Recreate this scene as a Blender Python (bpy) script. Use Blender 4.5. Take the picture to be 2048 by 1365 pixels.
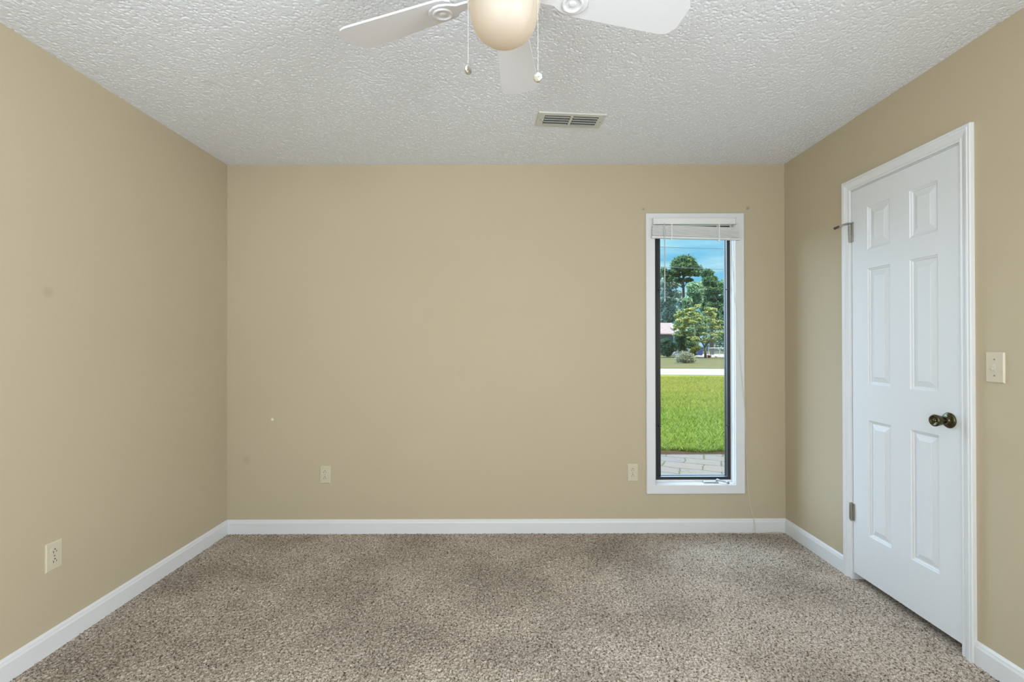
import bpy, bmesh, math, random
import numpy as np
from mathutils import Vector, Matrix, noise

for o in list(bpy.data.objects):
    bpy.data.objects.remove(o, do_unlink=True)
S = bpy.context.scene
C = S.collection
PI = math.pi
random.seed(7)

# ------------------------------------------------------------------ camera
FPX = 967.0           # focal length in pixels of a 2048 wide frame (17 mm lens)
CAMZ = 1.244
cam = bpy.data.cameras.new('camera')
cam.lens = 17.0
cam.sensor_width = 36.0
cam.clip_start = 0.05
cam.clip_end = 600
camo = bpy.data.objects.new('camera', cam)
C.objects.link(camo)
camo.matrix_world = (Matrix.Translation((0, 0, CAMZ)) @ Matrix.Rotation(-0.002, 4, 'Z')
                     @ Matrix.Rotation(PI / 2 + 0.0048, 4, 'X') @ Matrix.Rotation(-0.0018, 4, 'Z'))
S.camera = camo

# ------------------------------------------------------------------ colour management
vs = S.view_settings
vs.view_transform = 'Standard'
vs.look = 'None'
vs.gamma = 1
vs.use_curve_mapping = False
vs.exposure = 0.12

# ------------------------------------------------------------------ sky
W = bpy.data.worlds.new('sky')
S.world = W
W.use_nodes = True
nt = W.node_tree
nt.nodes.clear()
wo = nt.nodes.new('ShaderNodeOutputWorld')
bg = nt.nodes.new('ShaderNodeBackground')
tc = nt.nodes.new('ShaderNodeTexCoord')
mp = nt.nodes.new('ShaderNodeMapping')
mp.inputs['Scale'].default_value = (2.0, 2.0, 14.0)
nz = nt.nodes.new('ShaderNodeTexNoise')
nz.inputs['Scale'].default_value = 1.6
nz.inputs['Detail'].default_value = 6
nz.inputs['Roughness'].default_value = 0.55
cr = nt.nodes.new('ShaderNodeValToRGB')
cr.color_ramp.elements[0].position = 0.42
cr.color_ramp.elements[0].color = (0.17, 0.58, 0.88, 1)
cr.color_ramp.elements[1].position = 0.66
cr.color_ramp.elements[1].color = (0.60, 0.92, 1.0, 1)
nt.links.new(tc.outputs['Generated'], mp.inputs['Vector'])
nt.links.new(mp.outputs[0], nz.inputs['Vector'])
nt.links.new(nz.outputs[0], cr.inputs[0])
nt.links.new(cr.outputs[0], bg.inputs['Color'])
bg.inputs['Strength'].default_value = 0.93
nt.links.new(bg.outputs[0], wo.inputs['Surface'])


def lamp(name, kind, energy, color, loc=(0, 0, 0), direction=None, **kw):
    l = bpy.data.lights.new(name, kind)
    l.energy = energy
    l.color = color
    for k, v in kw.items():
        setattr(l, k, v)
    o = bpy.data.objects.new(name, l)
    C.objects.link(o)
    o.location = loc
    if direction is not None:
        o.rotation_mode = 'QUATERNION'
        o.rotation_quaternion = Vector(direction).to_track_quat('-Z', 'Y')
    return o


# the sun stands high behind the house; the bright hazy sky in front of it is a broad soft light
lamp('sun', 'SUN', 8.0, (1.0, 0.93, 0.80), (0, 0, 20), (-0.30, 0.38, -0.88), angle=math.radians(0.6))
lamp('bright_sky', 'SUN', 17.0, (0.58, 0.77, 1.0), (0, 20, 20), (0.30, -0.82, -0.50), angle=math.radians(105))
# added area fill, set in an unseen window opening behind the camera
lamp('rear_fill', 'AREA', 88, (0.79, 0.90, 1.0), (-0.80, -1.36, 1.30), (0.60, 0.40, 0.70),
     shape='RECTANGLE', size=1.5, size_y=1.2)
# second added fill, in an unseen opening of the right wall beside the camera
lamp('side_fill', 'AREA', 124, (0.83, 0.91, 1.0), (1.86, -0.62, 1.40), (-1.0, -0.08, -0.20),
     shape='RECTANGLE', size=1.0, size_y=1.2)

# ------------------------------------------------------------------ room numbers
XL, XR, YB, YR, H = -1.862, 1.800, 3.175, -1.30, 2.42
GZ = -0.15      # ground outside


def at(px, dist):
    """sideways position of something seen in column px at this distance"""
    return (px - 1022.0) / FPX * dist


def zat(py, dist):
    return CAMZ + (687.0 - py) / FPX * dist


# ------------------------------------------------------------------ materials
def mat(name, col, rough=0.5, metal=0.0, spec=0.5, build=None, **kw):
    m = bpy.data.materials.new(name)
    m.use_nodes = True
    n = m.node_tree
    b = n.nodes['Principled BSDF']
    b.inputs['Base Color'].default_value = (*col, 1)
    b.inputs['Roughness'].default_value = rough
    b.inputs['Metallic'].default_value = metal
    b.inputs['Specular IOR Level'].default_value = spec
    for k, v in kw.items():
        b.inputs[k].default_value = v
    if build:
        build(n, b)
    return m


def N(n, t, **kw):
    x = n.nodes.new(t)
    for k, v in kw.items():
        if k in x.inputs:
            x.inputs[k].default_value = v
        else:
            setattr(x, k, v)
    return x


def ramp(n, src, stops):
    r = n.nodes.new('ShaderNodeValToRGB')
    e = r.color_ramp.elements
    while len(e) < len(stops):
        e.new(0.5)
    for i, (p, c) in enumerate(stops):
        e[i].position = p
        e[i].color = (*c, 1) if len(c) == 3 else c
    n.links.new(src, r.inputs[0])
    return r.outputs[0]


def bump(n, b, src, strength, dist):
    x = n.nodes.new('ShaderNodeBump')
    x.inputs['Strength'].default_value = strength
    x.inputs['Distance'].default_value = dist
    n.links.new(src, x.inputs['Height'])
    n.links.new(x.outputs[0], b.inputs['Normal'])
    return x


def objc(n):
    return N(n, 'ShaderNodeTexCoord').outputs['Object']


def spots(n, base, marks):
    """small smudges: (x, y, z, radius, colour, strength)"""
    cur = base
    co = objc(n)
    for (p, r, c, k) in marks:
        d = N(n, 'ShaderNodeVectorMath', operation='DISTANCE')
        n.links.new(co, d.inputs[0])
        d.inputs[1].default_value = p
        mr = N(n, 'ShaderNodeMapRange')
        n.links.new(d.outputs['Value'], mr.inputs[0])
        mr.inputs[1].default_value = r
        mr.inputs[2].default_value = r * 0.35
        mr.inputs[3].default_value = 0
        mr.inputs[4].default_value = k
        mx = N(n, 'ShaderNodeMixRGB')
        n.links.new(mr.outputs[0], mx.inputs[0])
        n.links.new(cur, mx.inputs[1])
        mx.inputs[2].default_value = (*c, 1)
        cur = mx.outputs[0]
    return cur


def paint(marks):
    def f(n, b):
        z = N(n, 'ShaderNodeTexNoise', Scale=1.3, Detail=2.0)
        n.links.new(objc(n), z.inputs['Vector'])
        c = ramp(n, z.outputs[0], [(0.3, (0.512, 0.432, 0.300)), (0.7, (0.527, 0.445, 0.312))])
        c = spots(n, c, marks)
        n.links.new(c, b.inputs['Base Color'])
        z2 = N(n, 'ShaderNodeTexNoise', Scale=170.0, Detail=3.0)
        n.links.new(objc(n), z2.inputs['Vector'])
        bump(n, b, z2.outputs[0], 0.12, 0.002)
    return f


DIRT = (0.30, 0.25, 0.17)
M = {}
M['paint_back'] = mat('beige_paint', (0.5, 0.42, 0.28), 0.75, spec=0.25, build=paint([
    ((-1.737, YB, 0.479), 0.035, DIRT, 0.25), ((-1.565, YB, 0.748), 0.012, (0.85, 0.82, 0.72), 0.9),
    ((0.872, YB, 2.125), 0.014, DIRT, 0.6), ((1.560, YB, 2.130), 0.016, DIRT, 0.7)]))
M['paint'] = mat('beige_paint', (0.5, 0.42, 0.28), 0.75, spec=0.25, build=paint([
    ((XL, 1.947, 1.453), 0.03, DIRT, 0.3)]))


def ceil(n, b):
    co = objc(n)
    z = N(n, 'ShaderNodeTexNoise', Scale=92.0, Detail=4.0, Roughness=0.55, Distortion=0.6)
    n.links.new(co, z.inputs['Vector'])
    h = ramp(n, z.outputs[0], [(0.40, (0, 0, 0)), (0.50, (0.55, 0.55, 0.55)), (0.62, (1, 1, 1))])
    bump(n, b, h, 0.3, 0.002)
    c = spots(n, ramp(n, z.outputs[0], [(0.0, (0.79, 0.802, 0.84)), (1.0, (0.79, 0.802, 0.84))]),
              [((at(420, 2.178), 2.178, H), 0.035, (0.5, 0.5, 0.48), 0.25)])
    n.links.new(c, b.inputs['Base Color'])


M['ceiling'] = mat('textured_ceiling', (0.8, 0.8, 0.8), 0.9, spec=0.15, build=ceil)
M['trim'] = mat('white_trim_paint', (0.74, 0.74, 0.74), 0.35, spec=0.4)
M['door'] = mat('white_door_paint', (0.74, 0.75, 0.76), 0.5, spec=0.4)
M['ivory'] = mat('ivory_plastic', (0.62, 0.55, 0.41), 0.35)
M['ivory_dark'] = mat('dark_slot', (0.05, 0.035, 0.02), 0.6)
M['fan'] = mat('white_fan_enamel', (0.71, 0.70, 0.72), 0.35)
M['black'] = mat('black_frame', (0.012, 0.012, 0.014), 0.45)
M['olive'] = mat('bronze_aluminium', (0.13, 0.125, 0.10), 0.4, 0.3)
M['steel'] = mat('worn_steel', (0.36, 0.34, 0.30), 0.35, 0.85)
M['nickel'] = mat('polished_nickel', (0.75, 0.75, 0.72), 0.15, 1.0)
M['brass'] = mat('antique_brass', (0.10, 0.09, 0.05), 0.25, 1.0)
M['pewter'] = mat('grey_crank_enamel', (0.42, 0.44, 0.47), 0.3, 0.4)
M['blind'] = mat('white_blind_vinyl', (0.78, 0.77, 0.76), 0.4)
M['cord'] = mat('white_cord', (0.72, 0.68, 0.58), 0.7)
M['wand'] = mat('clear_grey_wand', (0.55, 0.57, 0.60), 0.2)
M['vent'] = mat('almond_vent_metal', (0.62, 0.62, 0.57), 0.4)
M['vent_dark'] = mat('vent_painted_shade', (0.06, 0.06, 0.052), 0.6)
M['plate_white'] = mat('exterior_plaster', (0.5, 0.45, 0.4), 0.8)


def globe(n, b):
    b.inputs['Emission Color'].default_value = (1.0, 0.72, 0.42, 1)
    b.inputs['Emission Strength'].default_value = 0.22


M['globe'] = mat('frosted_globe_glass', (0.36, 0.32, 0.27), 0.5, build=globe)


def glass_mat():
    m = bpy.data.materials.new('window_glass')
    m.use_nodes = True
    n = m.node_tree
    n.nodes.clear()
    o = n.nodes.new('ShaderNodeOutputMaterial')
    t = N(n, 'ShaderNodeBsdfTransparent')
    t.inputs[0].default_value = (0.96, 0.98, 0.98, 1)
    g = N(n, 'ShaderNodeBsdfGlossy', Roughness=0.02)
    x = n.nodes.new('ShaderNodeMixShader')
    gg = N(n, 'ShaderNodeNewGeometry')     # reflect once, on the face met first
    mm = N(n, 'ShaderNodeMath', operation='MULTIPLY_ADD')
    n.links.new(gg.outputs['Backfacing'], mm.inputs[0])
    mm.inputs[1].default_value = -0.04
    mm.inputs[2].default_value = 0.04
    n.links.new(mm.outputs[0], x.inputs[0])
    n.links.new(t.outputs[0], x.inputs[1])
    n.links.new(g.outputs[0], x.inputs[2])
    n.links.new(x.outputs[0], o.inputs[0])
    return m


M['glass'] = glass_mat()


def carpet(n, b):
    co = objc(n)
    z = N(n, 'ShaderNodeTexNoise', Scale=115.0, Detail=3.0, Roughness=0.6, Distortion=0.8)
    n.links.new(co, z.inputs['Vector'])
    c1 = ramp(n, z.outputs[0], [(0.34, (0.085, 0.060, 0.043)), (0.42, (0.275, 0.220, 0.170)),
                                (0.51, (0.50, 0.42, 0.345)), (0.66, (0.70, 0.61, 0.52))])
    big = N(n, 'ShaderNodeTexNoise', Scale=2.2, Detail=3.0)
    n.links.new(co, big.inputs['Vector'])
    c2 = ramp(n, big.outputs[0], [(0.36, (0.78, 0.77, 0.76)), (0.60, (1.06, 1.06, 1.06))])
    mx = N(n, 'ShaderNodeMixRGB', blend_type='MULTIPLY')
    mx.inputs[0].default_value = 1
    n.links.new(c1, mx.inputs[1])
    n.links.new(c2, mx.inputs[2])
    n.links.new(mx.outputs[0], b.inputs['Base Color'])
    z2 = N(n, 'ShaderNodeTexNoise', Scale=260.0, Detail=2.0)
    n.links.new(co, z2.inputs['Vector'])
    bump(n, b, z2.outputs[0], 0.5, 0.004)


M['carpet'] = mat('brown_carpet', (0.3, 0.25, 0.2), 1.0, spec=0.05, build=carpet)


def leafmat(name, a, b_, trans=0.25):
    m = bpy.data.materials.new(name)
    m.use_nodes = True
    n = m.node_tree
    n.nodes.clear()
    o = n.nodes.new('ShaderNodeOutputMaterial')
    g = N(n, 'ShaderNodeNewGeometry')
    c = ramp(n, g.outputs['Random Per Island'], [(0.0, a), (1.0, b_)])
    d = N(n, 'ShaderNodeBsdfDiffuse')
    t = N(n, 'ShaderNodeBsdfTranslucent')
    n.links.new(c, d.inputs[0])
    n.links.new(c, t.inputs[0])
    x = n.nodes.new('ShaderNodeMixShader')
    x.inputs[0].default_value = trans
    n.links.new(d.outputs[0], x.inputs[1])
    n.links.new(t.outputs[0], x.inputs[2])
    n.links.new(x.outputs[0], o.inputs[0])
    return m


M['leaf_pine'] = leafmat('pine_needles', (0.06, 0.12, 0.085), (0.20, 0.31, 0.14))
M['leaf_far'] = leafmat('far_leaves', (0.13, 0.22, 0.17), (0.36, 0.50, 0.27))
M['leaf_haze'] = leafmat('haze_tinted_leaves', (0.22, 0.33, 0.33), (0.44, 0.56, 0.46))  # haze of distance mixed into the leaf colour
M['leaf_dog'] = leafmat('dogwood_leaves', (0.15, 0.24, 0.09), (0.62, 0.60, 0.26))
M['leaf_shrub'] = leafmat('dark_shrub_leaves', (0.06, 0.12, 0.08), (0.17, 0.26, 0.15))
M['leaf_silver'] = leafmat('silver_bush_leaves', (0.20, 0.22, 0.13), (0.46, 0.46, 0.34))
M['leaf_gold'] = leafmat('yellow_green_leaves', (0.12, 0.16, 0.03), (0.28, 0.29, 0.07))
M['blade'] = leafmat('grass_blades', (0.105, 0.200, 0.016), (0.33, 0.37, 0.10), 0.3)
_n = M['blade'].node_tree
_g = [x for x in _n.nodes if x.type == 'NEW_GEOMETRY'][0]
_c = [x for x in _n.nodes if x.type == 'VALTORGB'][0]
_z = N(_n, 'ShaderNodeTexNoise', Scale=0.8, Detail=4.0)
_mp = N(_n, 'ShaderNodeMapping')
_mp.inputs['Scale'].default_value = (0.6, 1.0, 1.0)
_n.links.new(_g.outputs['Position'], _mp.inputs['Vector'])
_n.links.new(_mp.outputs[0], _z.inputs['Vector'])
_s = N(_n, 'ShaderNodeSeparateXYZ')
_n.links.new(_g.outputs['Position'], _s.inputs[0])
_r = N(_n, 'ShaderNodeMapRange')
_n.links.new(_s.outputs[1], _r.inputs[0])
_r.inputs[1].default_value, _r.inputs[2].default_value = 7.0, 15.0
_r.inputs[3].default_value, _r.inputs[4].default_value = -0.42, 0.25
_a = N(_n, 'ShaderNodeMath', operation='ADD')
_n.links.new(_z.outputs[0], _a.inputs[0])
_n.links.new(_r.outputs[0], _a.inputs[1])
_a2 = N(_n, 'ShaderNodeMapRange')
_n.links.new(_a.outputs[0], _a2.inputs[0])
_a2.inputs[1].default_value, _a2.inputs[2].default_value = 0.15, 0.85
_m = N(_n, 'ShaderNodeMixRGB')
_n.links.new(_a2.outputs[0], _m.inputs[0])
_n.links.new(_c.outputs[0], _m.inputs[1])
_m.inputs[2].default_value = (0.34, 0.315, 0.075, 1)
for _x in [x for x in _n.nodes if x.type in ('BSDF_DIFFUSE', 'BSDF_TRANSLUCENT')]:
    _n.links.new(_m.outputs[0], _x.inputs[0])
M['bark'] = mat('grey_bark', (0.12, 0.085, 0.065), 0.9)


def lawn(n, b):
    co = objc(n)
    z = N(n, 'ShaderNodeTexNoise', Scale=0.9, Detail=8.0, Roughness=0.75)
    n.links.new(co, z.inputs['Vector'])
    c = ramp(n, z.outputs[0], [(0.30, (0.088, 0.122, 0.017)), (0.5, (0.136, 0.153, 0.027)), (0.68, (0.177, 0.163, 0.048))])
    sep = N(n, 'ShaderNodeSeparateXYZ')
    n.links.new(co, sep.inputs[0])
    far = N(n, 'ShaderNodeMapRange')
    n.links.new(sep.outputs[1], far.inputs[0])
    far.inputs[1].default_value = 24
    far.inputs[2].default_value = 27
    mx = N(n, 'ShaderNodeMixRGB')
    n.links.new(far.outputs[0], mx.inputs[0])
    n.links.new(c, mx.inputs[1])
    z3 = N(n, 'ShaderNodeTexNoise', Scale=0.5, Detail=6.0, Roughness=0.7)
    n.links.new(co, z3.inputs['Vector'])
    n.links.new(ramp(n, z3.outputs[0], [(0.35, (0.082, 0.088, 0.037)), (0.62, (0.116, 0.095, 0.058))]), mx.inputs[2])
    soil = N(n, 'ShaderNodeMapRange')
    n.links.new(sep.outputs[1], soil.inputs[0])
    soil.inputs[1].default_value = 6.45
    soil.inputs[2].default_value = 6.2
    mx2 = N(n, 'ShaderNodeMixRGB')
    n.links.new(soil.outputs[0], mx2.inputs[0])
    n.links.new(mx.outputs[0], mx2.inputs[1])
    mx2.inputs[2].default_value = (0.05, 0.032, 0.022, 1)
    n.links.new(mx2.outputs[0], b.inputs['Base Color'])


M['lawn'] = mat('lawn_ground', (0.3, 0.4, 0.1), 1.0, spec=0.0, build=lawn)


def pavers(n, b):
    co = objc(n)
    mpn = N(n, 'ShaderNodeMapping')
    mpn.inputs['Rotation'].default_value = (0, 0, 0.42)
    n.links.new(co, mpn.inputs['Vector'])
    wz = N(n, 'ShaderNodeTexNoise', Scale=5.0, Detail=2.0)
    n.links.new(co, wz.inputs['Vector'])
    ad = N(n, 'ShaderNodeVectorMath', operation='MULTIPLY_ADD')
    n.links.new(wz.outputs['Color'], ad.inputs[0])
    ad.inputs[1].default_value = (0.10, 0.10, 0)
    n.links.new(mpn.outputs[0], ad.inputs[2])
    br = N(n, 'ShaderNodeTexBrick')
    n.links.new(ad.outputs[0], br.inputs['Vector'])
    br.inputs['Scale'].default_value = 1.0
    br.inputs['Brick Width'].default_value = 0.42
    br.inputs['Row Height'].default_value = 0.26
    br.inputs['Mortar Size'].default_value = 0.010
    br.inputs['Color1'].default_value = (0.128, 0.106, 0.090, 1)
    br.inputs['Color2'].default_value = (0.112, 0.100, 0.096, 1)
    br.inputs['Mortar'].default_value = (0.06, 0.058, 0.03, 1)
    mz = N(n, 'ShaderNodeTexNoise', Scale=3.2, Detail=6.0, Roughness=0.8)
    n.links.new(co, mz.inputs['Vector'])
    k = ramp(n, mz.outputs[0], [(0.57, (0, 0, 0)), (0.62, (1, 1, 1))])
    mx = N(n, 'ShaderNodeMixRGB')
    n.links.new(k, mx.inputs[0])
    n.links.new(br.outputs[0], mx.inputs[1])
    mx.inputs[2].default_value = (0.075, 0.075, 0.03, 1)
    n.links.new(mx.outputs[0], b.inputs['Base Color'])


M['pavers'] = mat('pale_pavers', (0.6, 0.55, 0.5), 0.9, spec=0.1, build=pavers)


def noisy(c1, c2, sc):
    def f(n, b):
        z = N(n, 'ShaderNodeTexNoise', Scale=sc, Detail=5.0)
        n.links.new(objc(n), z.inputs['Vector'])
        n.links.new(ramp(n, z.outputs[0], [(0.35, c1), (0.65, c2)]), b.inputs['Base Color'])
    return f


M['street'] = mat('pale_street', (0.7, 0.7, 0.7), 0.9, build=noisy((0.19, 0.197, 0.208), (0.215, 0.222, 0.232), 2.0))
M['drive'] = mat('driveway_concrete', (0.7, 0.7, 0.7), 0.9, build=noisy((0.25, 0.23, 0.225), (0.28, 0.26, 0.255), 1.0))
M['roof'] = mat('faded_red_roof', (0.6, 0.4, 0.35), 0.9, build=noisy((0.20, 0.13, 0.125), (0.24, 0.185, 0.185), 3.0))
M['house'] = mat('pale_siding', (0.16, 0.17, 0.20), 0.8)
M['window_dark'] = mat('dark_pane', (0.10, 0.13, 0.17), 0.2)
M['bin'] = mat('navy_plastic', (0.03, 0.06, 0.20), 0.45)
M['pot'] = mat('terracotta', (0.25, 0.10, 0.05), 0.8)
M['galv'] = mat('galvanised_wire', (0.55, 0.58, 0.60), 0.4, 0.6)
M['sign_white'] = mat('white_sign', (0.85, 0.86, 0.90), 0.5)
M['sign_blue'] = mat('blue_sign_mark', (0.10, 0.16, 0.50), 0.5)
M['wire'] = mat('power_cable', (0.10, 0.11, 0.13), 0.6)
M['rock'] = mat('pale_rock', (0.6, 0.58, 0.55), 0.9)
M['dish'] = mat('grey_dish', (0.55, 0.55, 0.55), 0.5)


# ------------------------------------------------------------------ helpers
def obj(name, bm, m=None, parent=None, smooth=False, bevel=0.0, mats=None):
    me = bpy.data.meshes.new(name)
    bmesh.ops.recalc_face_normals(bm, faces=bm.faces[:])
    bm.to_mesh(me)
    bm.free()
    for x in (mats or [m]):
        me.materials.append(x)
    if smooth:
        for p in me.polygons:
            p.use_smooth = True
    o = bpy.data.objects.new(name, me)
    C.objects.link(o)
    if parent is not None:
        o.parent = parent
    if bevel:
        bv = o.modifiers.new('bevel', 'BEVEL')
        bv.width = bevel
        bv.segments = 2
        bv.limit_method = 'ANGLE'
    return o


def rawobj(name, verts, faces, m, parent=None):
    me = bpy.data.meshes.new(name)
    verts = np.asarray(verts, dtype=np.float32)
    faces = np.asarray(faces, dtype=np.int32)
    k = faces.shape[1]
    me.vertices.add(len(verts))
    me.vertices.foreach_set('co', verts.ravel())
    me.loops.add(faces.size)
    me.loops.foreach_set('vertex_index', faces.ravel())
    me.polygons.add(len(faces))
    me.polygons.foreach_set('loop_start', np.arange(0, faces.size, k, dtype=np.int32))
    me.update(calc_edges=True)
    me.validate()
    me.materials.append(m)
    o = bpy.data.objects.new(name, me)
    C.objects.link(o)
    if parent is not None:
        o.parent = parent
    return o


def empty(name, loc=(0, 0, 0)):
    o = bpy.data.objects.new(name, None)
    o.empty_display_size = 0.1
    C.objects.link(o)
    o.location = loc
    return o


def tag(o, label=None, cat=None, group=None, kind=None):
    if label: o['label'] = label
    if cat: o['category'] = cat
    if group: o['group'] = group
    if kind: o['kind'] = kind
    return o


def struct(o):
    o['kind'] = 'structure'
    return o


def box(bm, x0, x1, y0, y1, z0, z1, mi=0, M4=None):
    vs_ = [bm.verts.new((x, y, z)) for x in (x0, x1) for y in (y0, y1) for z in (z0, z1)]
    if M4 is not None:
        for v in vs_:
            v.co = M4 @ v.co
    for f in ((0, 1, 3, 2), (4, 6, 7, 5), (0, 4, 5, 1), (2, 3, 7, 6), (0, 2, 6, 4), (1, 5, 7, 3)):
        fc = bm.faces.new([vs_[i] for i in f])
        fc.material_index = mi
    return vs_


def tube(bm, pts, r, seg=8, mi=0, cap=True):
    pts = [Vector(p) for p in pts]
    rs = r if isinstance(r, (list, tuple)) else [r] * len(pts)
    rings = []
    prev = None
    for i, p in enumerate(pts):
        d = (pts[min(i + 1, len(pts) - 1)] - pts[max(i - 1, 0)])
        d = d.normalized() if d.length > 1e-9 else Vector((0, 0, 1))
        if prev is None:
            a = Vector((1, 0, 0)) if abs(d.x) < 0.9 else Vector((0, 1, 0))
            u = d.cross(a).normalized()
        else:
            u = (prev - d * prev.dot(d))
            u = u.normalized() if u.length > 1e-6 else d.orthogonal().normalized()
        prev = u
        v = d.cross(u)
        rings.append([bm.verts.new(p + (u * math.cos(2 * PI * k / seg) + v * math.sin(2 * PI * k / seg)) * rs[i])
                      for k in range(seg)])
    for a, b in zip(rings[:-1], rings[1:]):
        for k in range(seg):
            f = bm.faces.new((a[k], a[(k + 1) % seg], b[(k + 1) % seg], b[k]))
            f.material_index = mi
    if cap:
        for rg in (rings[0], rings[-1]):
            f = bm.faces.new(rg)
            f.material_index = mi


def lathe(bm, prof, seg=32, M4=None, mi=0):
    """profile of (r, z) about the z axis"""
    rings = []
    for r, z in prof:
        if r < 1e-6:
            rings.append([bm.verts.new((0, 0, z))])
        else:
            rings.append([bm.verts.new((r * math.cos(2 * PI * k / seg), r * math.sin(2 * PI * k / seg), z))
                          for k in range(seg)])
    if M4 is not None:
        for rg in rings:
            for v in rg:
                v.co = M4 @ v.co
    for a, b in zip(rings[:-1], rings[1:]):
        for k in range(seg):
            k2 = (k + 1) % seg
            if len(a) == 1 and len(b) == 1:
                continue
            if len(a) == 1:
                f = bm.faces.new((a[0], b[k], b[k2]))
            elif len(b) == 1:
                f = bm.faces.new((a[k], a[k2], b[0]))
            else:
                f = bm.faces.new((a[k], a[k2], b[k2], b[k]))
            f.material_index = mi
    for rg in (rings[0], rings[-1]):
        if len(rg) > 1:
            f = bm.faces.new(rg)
            f.material_index = mi


def sweep(bm, prof, frames, closed=False):
    """profile points (a, b) swept over frames (origin, A axis, B axis)"""
    rings = [[bm.verts.new(o + A * a + B * b) for a, b in prof] for o, A, B in frames]
    pairs = list(zip(rings[:-1], rings[1:]))
    if closed:
        pairs.append((rings[-1], rings[0]))
    n_ = len(prof)
    for a, b in pairs:
        for k in range(n_):
            bm.faces.new((a[k], a[(k + 1) % n_], b[(k + 1) % n_], b[k]))
    if not closed:
        bm.faces.new(rings[0])
        bm.faces.new(rings[-1])


# ------------------------------------------------------------------ room shell
T = 0.14
# window opening and door opening
WX0, WX1, WZ0, WZ1 = 0.944, 1.468, 0.317, 2.045
bm = bmesh.new()
box(bm, XL - T, WX0, YB, YB + T, -0.3, H + 0.1)
box(bm, WX1, XR + T, YB, YB + T, -0.3, H + 0.1)
box(bm, WX0, WX1, YB, YB + T, -0.3, WZ0)
box(bm, WX0, WX1, YB, YB + T, WZ1, H + 0.1)
struct(obj('wall_back', bm, M['paint_back']))
bm = bmesh.new()
box(bm, XL - T, XL, YR, YB, -0.3, H + 0.1)
struct(obj('wall_left', bm, M['paint']))
DY0, DY1, DZ = 1.912, 2.552, 2.047
bm = bmesh.new()
QY0, QY1, QZ0, QZ1 = -1.15, -0.10, 0.75, 2.05      # unseen opening added beside the camera for the side fill
box(bm, XR, XR + T, YR, QY0, -0.3, H + 0.1)
box(bm, XR, XR + T, QY1, DY0, -0.3, H + 0.1)
box(bm, XR, XR + T, QY0, QY1, -0.3, QZ0)
box(bm, XR, XR + T, QY0, QY1, QZ1, H + 0.1)
box(bm, XR, XR + T, DY1, YB, -0.3, H + 0.1)
box(bm, XR, XR + T, DY0, DY1, DZ, H + 0.1)
box(bm, XR + 0.10, XR + T, DY0, DY1, -0.3, DZ)
struct(obj('wall_right', bm, M['paint']))
# wall behind the camera, with a wide opening added for the rear fill
RX0, RX1, RZ0, RZ1 = -1.55, 1.05, 0.70, 2.10
bm = bmesh.new()
box(bm, XL - T, RX0, YR - T, YR, -0.3, H + 0.1)
box(bm, RX1, XR + T, YR - T, YR, -0.3, H + 0.1)
box(bm, RX0, RX1, YR - T, YR, -0.3, RZ0)
box(bm, RX0, RX1, YR - T, YR, RZ1, H + 0.1)
struct(obj('wall_rear', bm, M['paint']))

# carpet: a dense field of yarn tufts in front of the lens, flat weave below it
bm = bmesh.new()
box(bm, XL - T, XR + T, YR - T, YB + T, -0.3, -0.001)
fl = struct(obj('floor', bm, M['carpet']))
nx, ny = 1500, 900
gx = np.linspace(XL + 0.001, XR - 0.001, nx)
gy = np.linspace(1.0, YB - 0.001, ny)
rng = np.random.default_rng(3)


def smooth_noise(shape, k, rng):
    a = rng.random((shape[0] // k + 3, shape[1] // k + 3))
    yi = np.arange(shape[0]) / k
    xi = np.arange(shape[1]) / k
    y0 = yi.astype(int)
    x0 = xi.astype(int)
    fy = (yi - y0)[:, None]
    fx = (xi - x0)[None, :]
    fy = fy * fy * (3 - 2 * fy)
    fx = fx * fx * (3 - 2 * fx)
    return (a[y0][:, x0] * (1 - fy) * (1 - fx) + a[y0 + 1][:, x0] * fy * (1 - fx)
            + a[y0][:, x0 + 1] * (1 - fy) * fx + a[y0 + 1][:, x0 + 1] * fy * fx)


# ceiling: sprayed texture, a flat skin broken by small pits
cnx, cny = 1500, 940
cx_ = np.linspace(XL - 0.002, XR + 0.002, cnx)
cy_ = np.linspace(0.90, YB + 0.002, cny)
crng = np.random.default_rng(12)
cn = 0.6 * smooth_noise((cny, cnx), 3, crng) + 0.4 * smooth_noise((cny, cnx), 2, crng)
pit = np.clip((0.42 - cn) / 0.16, 0, 1)
CX, CY = np.meshgrid(cx_, cy_)
CZ = H + 0.0023 * pit + 0.0004 * (smooth_noise((cny, cnx), 3, crng) - 0.5)
V = np.stack([CX, CY, CZ], -1).reshape(-1, 3)
ci = np.arange(cnx * cny).reshape(cny, cnx)
F = np.stack([ci[:-1, :-1], ci[1:, :-1], ci[1:, 1:], ci[:-1, 1:]], -1).reshape(-1, 4)
n0 = len(V)
X0, X1, Y0, Y1, Z0, Z1 = XL - T, XR + T, YR - T, YB + T, H + 0.008, H + 0.12
extra = [(XL - 0.002, Y0, H), (XR + 0.002, Y0, H), (XR + 0.002, 0.90, H), (XL - 0.002, 0.90, H)]
extra += [(x, y, z) for z in (Z0, Z1) for x, y in ((X0, Y0), (X1, Y0), (X1, Y1), (X0, Y1))]
fx = [(0, 3, 2, 1), (4, 7, 6, 5), (8, 9, 10, 11), (4, 5, 9, 8), (5, 6, 10, 9), (6, 7, 11, 10), (7, 4, 8, 11)]
V = np.concatenate([V, np.array(extra)])
F = np.concatenate([F, np.array(fx) + n0])
struct(rawobj('ceiling', V, F, M['ceiling']))

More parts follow.
